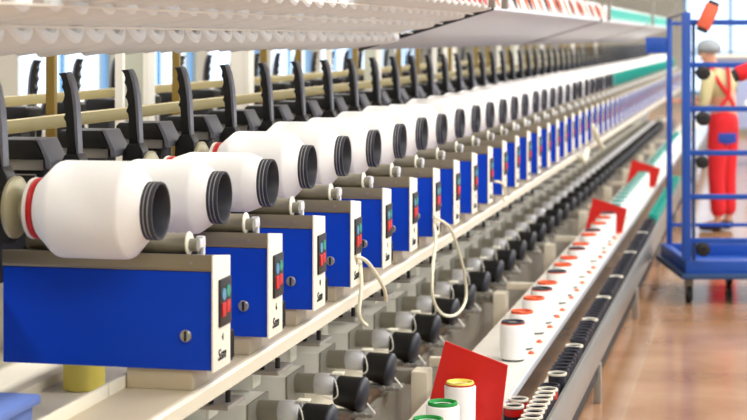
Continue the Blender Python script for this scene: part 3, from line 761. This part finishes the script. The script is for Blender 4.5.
b = bm_new(); bmesh.ops.create_uvsphere(b, u_segments=24, v_segments=14, radius=.108)
for v in b.verts:
    v.co = Vector((v.co.x*1.02, v.co.y*1.0, v.co.z*.80 if v.co.z > 0 else v.co.z*.45)) + hc + Vector((.012, -.008, .045)) + Vector((random.uniform(-1, 1), random.uniform(-1, 1), random.uniform(-1, 1)))*.004
lobj('hairnet', b, M['net'], per)
def sub(keys, pairs, radii, name, m, lab=None, root=0):
    vs = [J[k] if isinstance(k, str) else k for k in keys]
    o = skin(name, vs, pairs, radii, m, per, 2, root)
    if lab: o['label'] = lab
    return o
sub(['wst', 'chs', 'nb', 'sL', 'eL', 'sR', 'eR', (-.215, -.135, 1.12), (.05, .20, 1.11)], [(0, 1), (1, 2), (1, 3), (3, 4), (1, 5), (5, 6), (4, 7), (6, 8)], [.13, .142, .082, .075, .052, .075, .052, .048, .048], 'shirt', M['khaki'], None, 1)
sub(['pel', 'hL', 'kL', (-.03, -.09, .12), 'hR', 'kR', (.09, .06, .12), (.03, 0, 1.09)], [(0, 1), (1, 2), (2, 3), (0, 4), (4, 5), (5, 6), (0, 7)], [.148, .105, .078, .070, .105, .078, .070, .140], 'overalls', M['overall'])
b = bm_new()
for sgn in (-1, 1):
    pts = [Vector((.03+sgn*.06, -.165, 1.10)), Vector((.04, -.172, 1.20)), Vector((.0-sgn*.05, -.150, 1.33)), Vector((-.02-sgn*.07, -.08, 1.435)), Vector((-.05-sgn*.075, .0, 1.45))]
    pp = smooth_path(pts, 5); add_tube(b, pp, .018, 6)
lobj('shoulder_strap', b, M['overall'], per)
lobj('pocket', add_prism(bm_new(), [(-.05, .87), (.11, .87), (.11, .79), (.03, .77), (-.05, .79)], 'y', -.175, -.150, .004), M['pocket'], per, 'blue pocket')
for k, (a, tt) in enumerate((('aL', 'tL'), ('aR', 'tR'))):
    A = Vector(J[a]); T = Vector(J[tt]); d = T-A
    heel = A-Vector((d.x, d.y, 0)).normalized()*.04; heel.z = .045
    skin('shoe', [heel, (A.x, A.y, .055), (A.x+d.x*.6, A.y+d.y*.6, .042), (T.x, T.y, .034)], [(0, 1), (1, 2), (2, 3)], [.038, .05, .042, .03], M['shoe'], per, 2)

# a pale worktable and machines seen blurred beyond the worker
t = thing('worktable', 'pale table with a white top far behind the worker', 'table', (2.2, 24, 0))
obj('tabletop', add_box(bm_new(), -.2, 3.6, 23.4, 24.8, .78, .83, .01), M['white'], t)
for x in (-.1, 3.45):
    for y in (23.5, 24.65): obj('leg', add_box(bm_new(), x, x+.06, y, y+.06, 0, .78), M['gmet'], t)
obj('side_panel', add_box(bm_new(), -.05, 3.5, 24.5, 24.53, .12, .78), M['paper'], t)
t = thing('machine_cabinet', 'long pale lavender machine cabinet at the far end of the hall', 'cabinet', (2, 32, 0))
obj('cabinet_body', add_box(bm_new(), -.9, 4.0, 31, 33, 0, 1.35, .02), mat('lavender_panel', (176, 188, 226), .5, noise=.03), t)
obj('plinth', add_box(bm_new(), -.9, 4.0, 30.96, 31, 0, .12), M['gmet'], t)
obj('cabinet_top', add_box(bm_new(), -.92, 4.02, 30.9, 33.05, 1.35, 1.40, .01), M['white'], t)

# ------------------------------------------------------------------ world, camera
w = bpy.data.worlds.new('world'); bpy.context.scene.world = w; w.use_nodes = True
bg = w.node_tree.nodes['Background']; bg.inputs[0].default_value = lin((214, 234, 255))+(1,); bg.inputs[1].default_value = 3.6
cam = bpy.data.cameras.new('camera'); co = bpy.data.objects.new('camera', cam); C.objects.link(co)
co.location = (0, 0, 1.7); co.rotation_euler = (PI/2, 0, TH)
cam.sensor_width = 36; cam.lens = 1735/747*36; cam.shift_y = -(210-38)/747; cam.clip_end = 200; cam.clip_start = .05
cam.dof.use_dof = True; cam.dof.focus_distance = 5.5; cam.dof.aperture_fstop = 4.0
bpy.context.scene.camera = co
vs = bpy.context.scene.view_settings
vs.view_transform = 'Standard'; vs.look = 'None'; vs.gamma = 1; vs.exposure = -0.75
bpy.context.scene.cycles.max_bounces = 6
